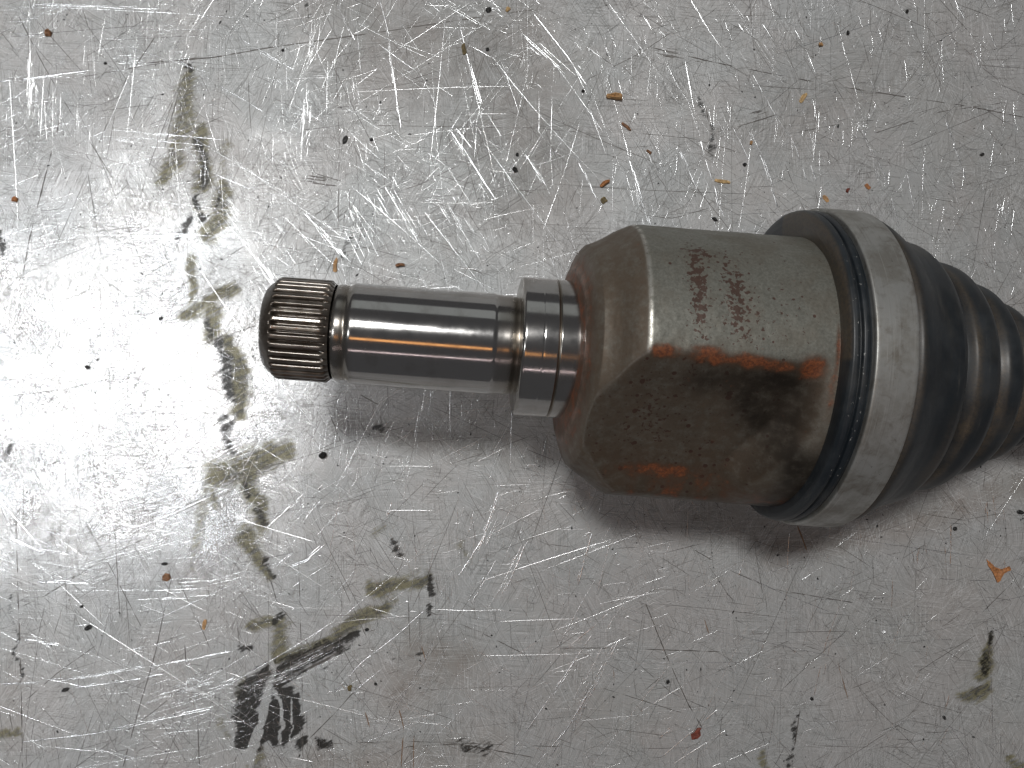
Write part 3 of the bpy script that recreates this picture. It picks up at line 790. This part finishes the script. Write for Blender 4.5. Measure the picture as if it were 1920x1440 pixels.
# front dome, scaled by lobe radius; pushed back on the side facing the viewer
g_s = np.array([1046, 1052, 1056, 1060, 1064, 1070, 1078, 1095, 1128, 1158, 1170, 1175, 1184, 1480])
g_v = np.array([.44, .44, .55, .62, .70, .775, .822, .853, .912, .968, .992, .999, 1.0, 1.0])
SS = np.repeat(s_ax[:, None], segH, 1); TT = np.repeat(th[None], len(s_ax), 0)
shift = 12 * np.clip(np.sin(TT), 0, 1) ** 1.5 * (1 - smoothstep(1080, 1175, SS))
bot = 10 * smoothstep(150, 180, np.degrees(TT)) * (1 - smoothstep(200, 240, np.degrees(TT)))
gg = np.interp(SS - shift * 0.0 + bot * smoothstep(1070, 1100, SS), g_s, g_v)
RR0 = lobeR[None] * gg
run_a = np.interp(deg, [0, 90, 118, 147, 180, 200, 360], [1395, 1425, 1395, 1335, 1335, 1395, 1395])[None]
run = smoothstep(0, 88, SS - run_a)
CUT = np.repeat(cut[None], len(s_ax), 0)
CUT = CUT + (300 - np.minimum(CUT, 300)) * run * 0.9
k_ = 9.0 + 34 * np.sqrt(run)                                                  # soft minimum keeps the edges forged, not knife sharp
hh = np.clip(0.5 + 0.5 * (CUT - RR0) / k_, 0, 1)
RR = CUT * (1 - hh) + RR0 * hh - k_ * hh * (1 - hh)
RR = RR + 0.9 * (vnoise(SS / 22, TT * 9, 11) - .5) + 0.5 * (vnoise(SS / 7, TT * 30, 12) - .5)
Sd = SS + shift - 18 * smoothstep(1085, 1165, SS) - 960
bead = np.exp(-((gg - .635) / .022) ** 2)          # raised forged bead round the collar
Sd = Sd - 4.0 * bead
DEG = np.degrees(TT)
nz = vnoise(SS / 16, DEG / 5.0, 21); nz2 = vnoise(SS / 42, DEG / 12, 22)
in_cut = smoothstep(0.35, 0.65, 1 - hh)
domef = 1 - smoothstep(1166, 1174, SS)
edge = np.exp(-((SS - 1172) / 2.6) ** 2) * (1 - in_cut) * (DEG < 92) * 1.0
edge = np.maximum(edge, 0.22 * np.exp(-((CUT - RR0) / 1.8) ** 2) * (SS < 1172) * (DEG > 80) * (DEG < 170))
edge = np.maximum(edge, 0.22 * bead)
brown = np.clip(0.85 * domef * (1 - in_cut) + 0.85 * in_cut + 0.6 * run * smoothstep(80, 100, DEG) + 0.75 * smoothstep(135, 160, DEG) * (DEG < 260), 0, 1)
def blob(s0, d0, ws, wd): return np.exp(-((SS - s0) / ws) ** 2 - ((DEG - d0) / wd) ** 2)
rust = np.zeros_like(SS)
rust = np.maximum(rust, 0.95 * np.exp(-((DEG - 91.2 - (SS - 1250) * .012) / 2.4) ** 2) * smoothstep(1168, 1186, SS) * (1 - smoothstep(1330, 1440, SS)) * (0.0 + 1.45 * nz2 * (.4 + nz)))
rust = np.maximum(rust, 0.95 * blob(1262, 89.5, 24, 2.0))
rust = np.maximum(rust, 0.85 * blob(1292, 92, 26, 1.3))
rust = np.maximum(rust, 1.0 * blob(1430, 92.5, 20, 4))
rust = np.maximum(rust, 0.6 * blob(1465, 84, 4, 8) + 0.3 * blob(1462, 100, 8, 12))
rust = np.maximum(rust, 0.75 * np.exp(-((DEG - 152) / 4.0) ** 2) * np.exp(-((SS - 1235) / 80) ** 2) * (.4 + .8 * nz))
rust = np.maximum(rust, 0.5 * np.exp(-((DEG - 160) / 9) ** 2) * nz * smoothstep(1130, 1200, SS))
rust = np.maximum(rust, 0.42 * (1 - smoothstep(1058, 1075, SS)))
spots = np.clip(1.1 * blob(1248, 66, 19, 24) + 1.0 * blob(1306, 70, 20, 19) + .5 * blob(1275, 50, 30, 6) + .35 * blob(1370, 75, 60, 14) + .35 * blob(1200, 122, 50, 18) + .2 * in_cut, 0, 1)
dark_tone = np.clip(1.1 * blob(1375, 107, 48, 11) + 0.9 * blob(1400, 122, 36, 18) + .75 * blob(1310, 101, 80, 7) + .3 * in_cut + 0.9 * smoothstep(1408, 1440, SS) * smoothstep(118, 132, DEG) * (DEG < 230)
               + .5 * smoothstep(158, 176, DEG) * (DEG < 230), 0, 1) * (0.6 + .5 * nz2)  # dark tone painted into the recess, rim end and underside
dots = np.clip(0.45 + .6 * in_cut * (1 - smoothstep(1300, 1380, SS)) - .35 * domef, 0, 1)
housing = ring_mesh('joint_housing', Sd, RR, TT, M_HOUSING, root, attrs=dict(edge=edge, brown=brown, rust=rust, spots=spots, dark_tone=dark_tone, dots=dots))

# --- rubber boot with its grooved rim and bellows
rim = [(1474, 225), (1471, 240), (1469, 262), (1469.5, 274.0), (1471, 281.0), (1475, 285.0), (1481, 286.0), (1484.5, 285.0), (1486.5, 279.5), (1488.5, 279.5), (1490.5, 285.0), (1496, 286.0), (1499.5, 285.0), (1501.5, 280.0), (1503.5, 279.0), (1506, 279.0), (1512, 279.0)]
fp = fine_profile(rim, 1.5, 0)
bellows = [(1500, 278), (1560, 278), (1573, 278), (1577, 282), (1583, 284), (1592, 280), (1608, 270), (1622, 258), (1640, 250), (1654, 246.5), (1668, 243), (1678, 236), (1685, 222), (1690, 206), (1694, 200), (1699, 203), (1710, 212),
           (1732, 213), (1744, 210), (1753, 203), (1760, 190), (1765, 176), (1769, 172), (1774, 174), (1784, 180), (1796, 181), (1807, 178), (1815, 170), (1821, 157), (1826, 146), (1830, 143), (1835, 145),
           (1844, 150), (1854, 150.5), (1863, 147), (1870, 139), (1875, 127), (1880, 117), (1884, 115), (1890, 118), (1899, 122), (1908, 120), (1917, 112), (1922, 100), (1928, 92), (1934, 92), (1944, 94), (1952, 90), (1960, 80), (1966, 72), (2010, 70), (2014, 62)]
fb = fine_profile(bellows, 2.2, 2)
segB = 220
fb0 = fb[:, 0].copy()
sb = np.repeat(fb[:, 0][:, None], segB, 1); tb = np.repeat((np.arange(segB) / segB * 2 * math.pi)[None], len(fb), 0)
rb = np.repeat(fb[:, 1][:, None], segB, 1) + 0.8 * (vnoise(sb / 20, tb * 5, 31) - .5)
loc_min = np.interp(fb[:, 0], [1560, 1575, 1590, 1700, 1712, 1722, 1766, 1776, 1790, 1825, 1836, 1850], [.5, .8, .1, .1, .9, .1, .2, .9, .1, .2, .9, .1])
dirt = np.repeat(loc_min[:, None], segB, 1) * (.4 + .8 * vnoise(sb / 14, tb * 8, 33)) + 0.40 * smoothstep(.6, .9, vnoise(sb / 26, tb * 3, 34)) * smoothstep(90, 135, np.degrees(tb))
boot = ring_mesh('rubber_boot', sb - 960 - 18, rb, tb, M_RUBBER, root, attrs=dict(dirt=np.clip(dirt, 0, 1), fleck=np.zeros_like(sb)))
sr = np.repeat(fp[:, 0][:, None], segB, 1); tr = np.repeat((np.arange(segB) / segB * 2 * math.pi)[None], len(fp), 0)
rr = np.repeat(fp[:, 1][:, None], segB, 1) + 0.7 * (vnoise(sr / 9, tr * 9, 41) - .5)
onface = 1 - smoothstep(1470, 1476, sr)
fleck = (sr > 1476) * (np.degrees(tr) > 40) * (np.degrees(tr) < 140) * 1.0 * smoothstep(283, 286, rr) * 0.8
rimo = ring_mesh('boot_rim', sr - 960 - 20, rr, tr, M_RUBBER, boot, attrs=dict(dirt=np.clip(onface * .9 * (np.degrees(tr) < 90), 0, 1), fleck=fleck))

# --- clamp band
cp = fine_profile([(1505, 278.5), (1504.5, 289.0), (1505.3, 291.0), (1507, 291.6), (1536, 292.0), (1568, 291.6), (1570.2, 291.0), (1571, 289.0), (1570.5, 278.5)], 3, 0)
clamp = revolve('clamp_band', cp - np.array([[19.0, 0.0]]), M_CLAMP, root, 240)

# --- axle bar leaving the boot beyond the frame
axle = revolve('axle_bar', fine_profile([(1990, 66), (2000, 68), (2400, 68), (2402, 60)], 12, 0), M_SPLINE, root, 64, (False, True))

# ------------------------------------------------------------------ splinters and grit lying on the plate
def chip_mat(i, c):
    return mat_simple('wood_splinter_%d' % i, c, 0.0, 0.6, 0.45, 1200, 0.5, 0.0002)
TAN = chip_mat(0, (0.50, 0.29, 0.13)); PALE = chip_mat(1, (0.62, 0.42, 0.20)); BROWN = chip_mat(2, (0.26, 0.13, 0.065)); REDB = chip_mat(3, (0.20, 0.05, 0.03)); OLIVEC = chip_mat(4, (0.16, 0.12, 0.05)); ORANGE = chip_mat(5, (0.45, 0.19, 0.07))

def flake(name, px, py, outline, thick, ang, mat, label, cat, group):
    """irregular flake: outline in units about its centre; domed top, ragged rim, real thickness"""
    o2 = np.array(outline, float); k0 = len(o2)
    pts = []
    for i in range(k0):
        a, b = o2[i], o2[(i + 1) % k0]
        pts.append(a); pts.append((a + b) / 2 + rng.normal(size=2) * 0.05 * np.linalg.norm(b - a))
    p = np.array(pts); k = len(p); c = p.mean(0)
    lift = rng.random() * thick * 0.5 * np.sin(np.arange(k) / k * 2 * math.pi + rng.random() * 6)
    lift -= lift.min()
    bottom = np.c_[p, lift * 0.6]
    mid = np.c_[p, lift + thick * 0.75]
    top = np.c_[c + (p - c) * 0.62, lift * .8 + thick * (1.0 + 0.35 * rng.random(k))]
    V = np.concatenate([bottom, mid, top, [[*c, thick * 1.1]], [[*c, 0.3]]])
    f4, f3 = [], []
    for i in range(k):
        j = (i + 1) % k
        f4.append([i, j, k + j, k + i]); f4.append([k + i, k + j, 2 * k + j, 2 * k + i])
        f3.append([2 * k + i, 2 * k + j, 3 * k]); f3.append([j, i, 3 * k + 1])
    me = fast_mesh(name, V * U, [np.array(f4), np.array(f3)], smooth=False)
    o = link(name, me, mat)
    x, y = plate_xy(px, py)
    o.location = (x * U, y * U, 0.0)
    o.rotation_euler = (0, 0, math.radians(ang))
    return tag(o, label, cat, group)

def sliver(L, W, blunt=0.6):
    j = lambda a: a * (0.7 + 0.6 * rng.random())
    return [(-L * .5, -W * j(.25)), (-L * .38, -W * j(.5)), (L * .1, -W * j(.45)), (L * .44, -W * j(.42)), (L * j(.5), -W * .05), (L * .40, W * j(.25)), (L * .22, W * j(.5)), (-L * .25, W * j(.4)), (-L * .46, W * j(.3))]
GW = 'wood splinters on the bench top'
for px, py, L, W, ang, th_, m, lab in [
    (1152, 182, 38, 13, -4, 8, TAN, 'plump tan wood splinter lying flat, the thickest of all the splinters'),
    (1505, 184, 24, 9, 58, 3, PALE, 'pale orange splinter standing steeply slanted, far above the boot clamp'),
    (1174, 237, 26, 6, -38, 3, BROWN, 'thin brown splinter sloping down beside the plump tan splinter'),
    (1133, 344, 24, 9, 32, 5, ORANGE, 'orange brown curled splinter above the front of the joint housing'),
    (1355, 340, 38, 8, -9, 3, PALE, 'long pale straw splinter lying above the joint housing'),
    (1217, 285, 15, 6, -40, 3, BROWN, 'short brown splinter between the curled splinter and the thin sloping one'),
    (629, 497, 32, 10, 82, 3, TAN, 'tan tapered splinter pointing at the spline end'),
    (751, 497, 22, 9, 8, 5, BROWN, 'dark brown bent splinter just above the polished stub shaft'),
    (870, 92, 26, 9, 93, 3, OLIVEC, 'upright dull olive splinter touching a long bright scratch'),
    (952, 18, 12, 8, 50, 3, PALE, 'tiny pale chip with a black speck beside it'),
    (1538, 84, 10, 8, 0, 4, TAN, 'tiny tan crumb near an oval black grit grain'),
    (384, 1170, 26, 9, 80, 2, TAN, 'small upright tan flake below the olive oil stain'),
    (1548, 372, 18, 9, -48, 2, TAN, 'faint tan flake just above the rubber boot rim'),
    (1627, 350, 16, 9, -50, 2, ORANGE, 'small orange flake above the clamp band'),
    (1589, 357, 11, 7, 60, 3, REDB, 'tiny reddish flake between two tan flakes above the clamp band'),
    (1132, 375, 15, 12, 30, 2, OLIVEC, 'small olive flake under the orange brown curled splinter'),
    (1408, 268, 9, 6, 70, 3, TAN, 'tiny tan crumb beside a bright scratch above the housing'),
    (656, 1290, 14, 9, 75, 3, OLIVEC, 'olive crumb on the bare metal right of the black smear'),
]:
    flake('wood_splinter', px, py, sliver(L, W), th_, ang, m, lab, 'splinter', GW)
flake('wood_splinter', 1870, 1070, [(-26, 26), (-10, 8), (6, 4), (26, 10), (28, 2), (12, -6), (4, -22), (-2, -26), (-10, -6), (-22, 12)], 4, 0, ORANGE, 'three pointed orange brown splinter on the dull metal below the boot', 'splinter', GW)
flake('rust_flake', 1305, 1376, [(-10, -12), (2, -10), (10, -2), (8, 8), (12, 14), (2, 14), (-4, 4), (-12, 0)], 3, 0, REDB, 'dark red rust flake with two lobes on bare metal', 'flake', None)
flake('rust_flake', 313, 1082, [(-9, -6), (2, -9), (9, -2), (7, 7), (-3, 9), (-9, 3)], 5, 0, BROWN, 'round brown crumb with black grain just above it', 'flake', None)
flake('rust_flake', 92, 63, [(-6, -7), (5, -7), (8, 2), (2, 8), (-6, 5)], 6, 0, BROWN, 'brown crumb on bright metal with a dark speck at its side', 'flake', None)
flake('rust_flake', 29, 374, [(-6, -5), (4, -6), (7, 2), (0, 7), (-6, 3)], 6, 0, ORANGE, 'orange brown crumb lying left of a long dark scratch', 'flake', None)

GG = 'black grit grains on the bench top'
OWN = {(606, 853): 'round shiny black grit ball just below the stub shaft shadow', (166, 1176): 'largest flat black grain on the bright metal beside a dark scratch',
       (309, 1057): 'small black grain just above the round brown crumb', (648, 262): 'long tilted black fleck above the spline end',
       (916, 19): 'black grain beside the tiny pale chip', (1589, 62): 'oval black grain near a tiny tan crumb', (1340, 411): 'black fleck touching the upper edge of the joint housing',
       (1790, 991): 'black grain beside a short upright scratch below the boot', (1912, 960): 'flat black fleck just below the rubber boot folds',
       (704, 1282): 'black grain right of the olive crumb near the black smear', (531, 94): 'black grain under the long dark scratch that crosses the plate'}
for px, py, a, b, ang, hgt in [(606, 853, 8, 8, 0, 9), (166, 1176, 10, 6, 25, 4), (309, 1057, 8, 4, 10, 3), (916, 19, 8, 6, 40, 4), (966, 318, 6, 8, 30, 4), (648, 262, 6, 11, -25, 3), (1589, 62, 4, 6, 0, 4),
                               (154, 1137, 5, 3, 10, 3), (198, 119, 4, 3, 0, 3), (531, 94, 4, 4, 0, 3), (697, 262, 5, 4, 0, 3), (1700, 22, 3, 5, 0, 3), (1396, 309, 5, 4, 0, 3), (1340, 411, 7, 4, -30, 3), (302, 597, 6, 4, 30, 3),
                               (165, 688, 7, 4, -20, 3), (1252, 1278, 4, 6, -20, 3), (1522, 1310, 5, 4, 0, 3), (1790, 991, 6, 5, 0, 4), (1841, 290, 6, 4, 20, 3), (704, 1282, 4, 4, 0, 3), (688, 1180, 5, 4, 0, 3),
                               (1912, 960, 9, 5, -15, 3), (122, 1293, 10, 5, 20, 2), (970, 290, 4, 5, 0, 3), (1093, 171, 4, 4, 0, 3), (914, 93, 5, 5, 10, 2), (1770, 1345, 6, 4, -50, 3)]:
    k = 7; aa = np.arange(k) / k * 2 * math.pi
    a, b, hgt = a * .8, b * .8, hgt * .8
    ol = np.stack([a * K * np.cos(aa) * (0.8 + .4 * rng.random(k)), b * K * np.sin(aa) * (0.8 + .4 * rng.random(k))], 1)
    flake('grit_grain', px, py, ol, hgt, ang, M_GRIT, OWN.get((px, py), 'small black grit grain lying loose on the bare scratched metal'), 'grit', GG)
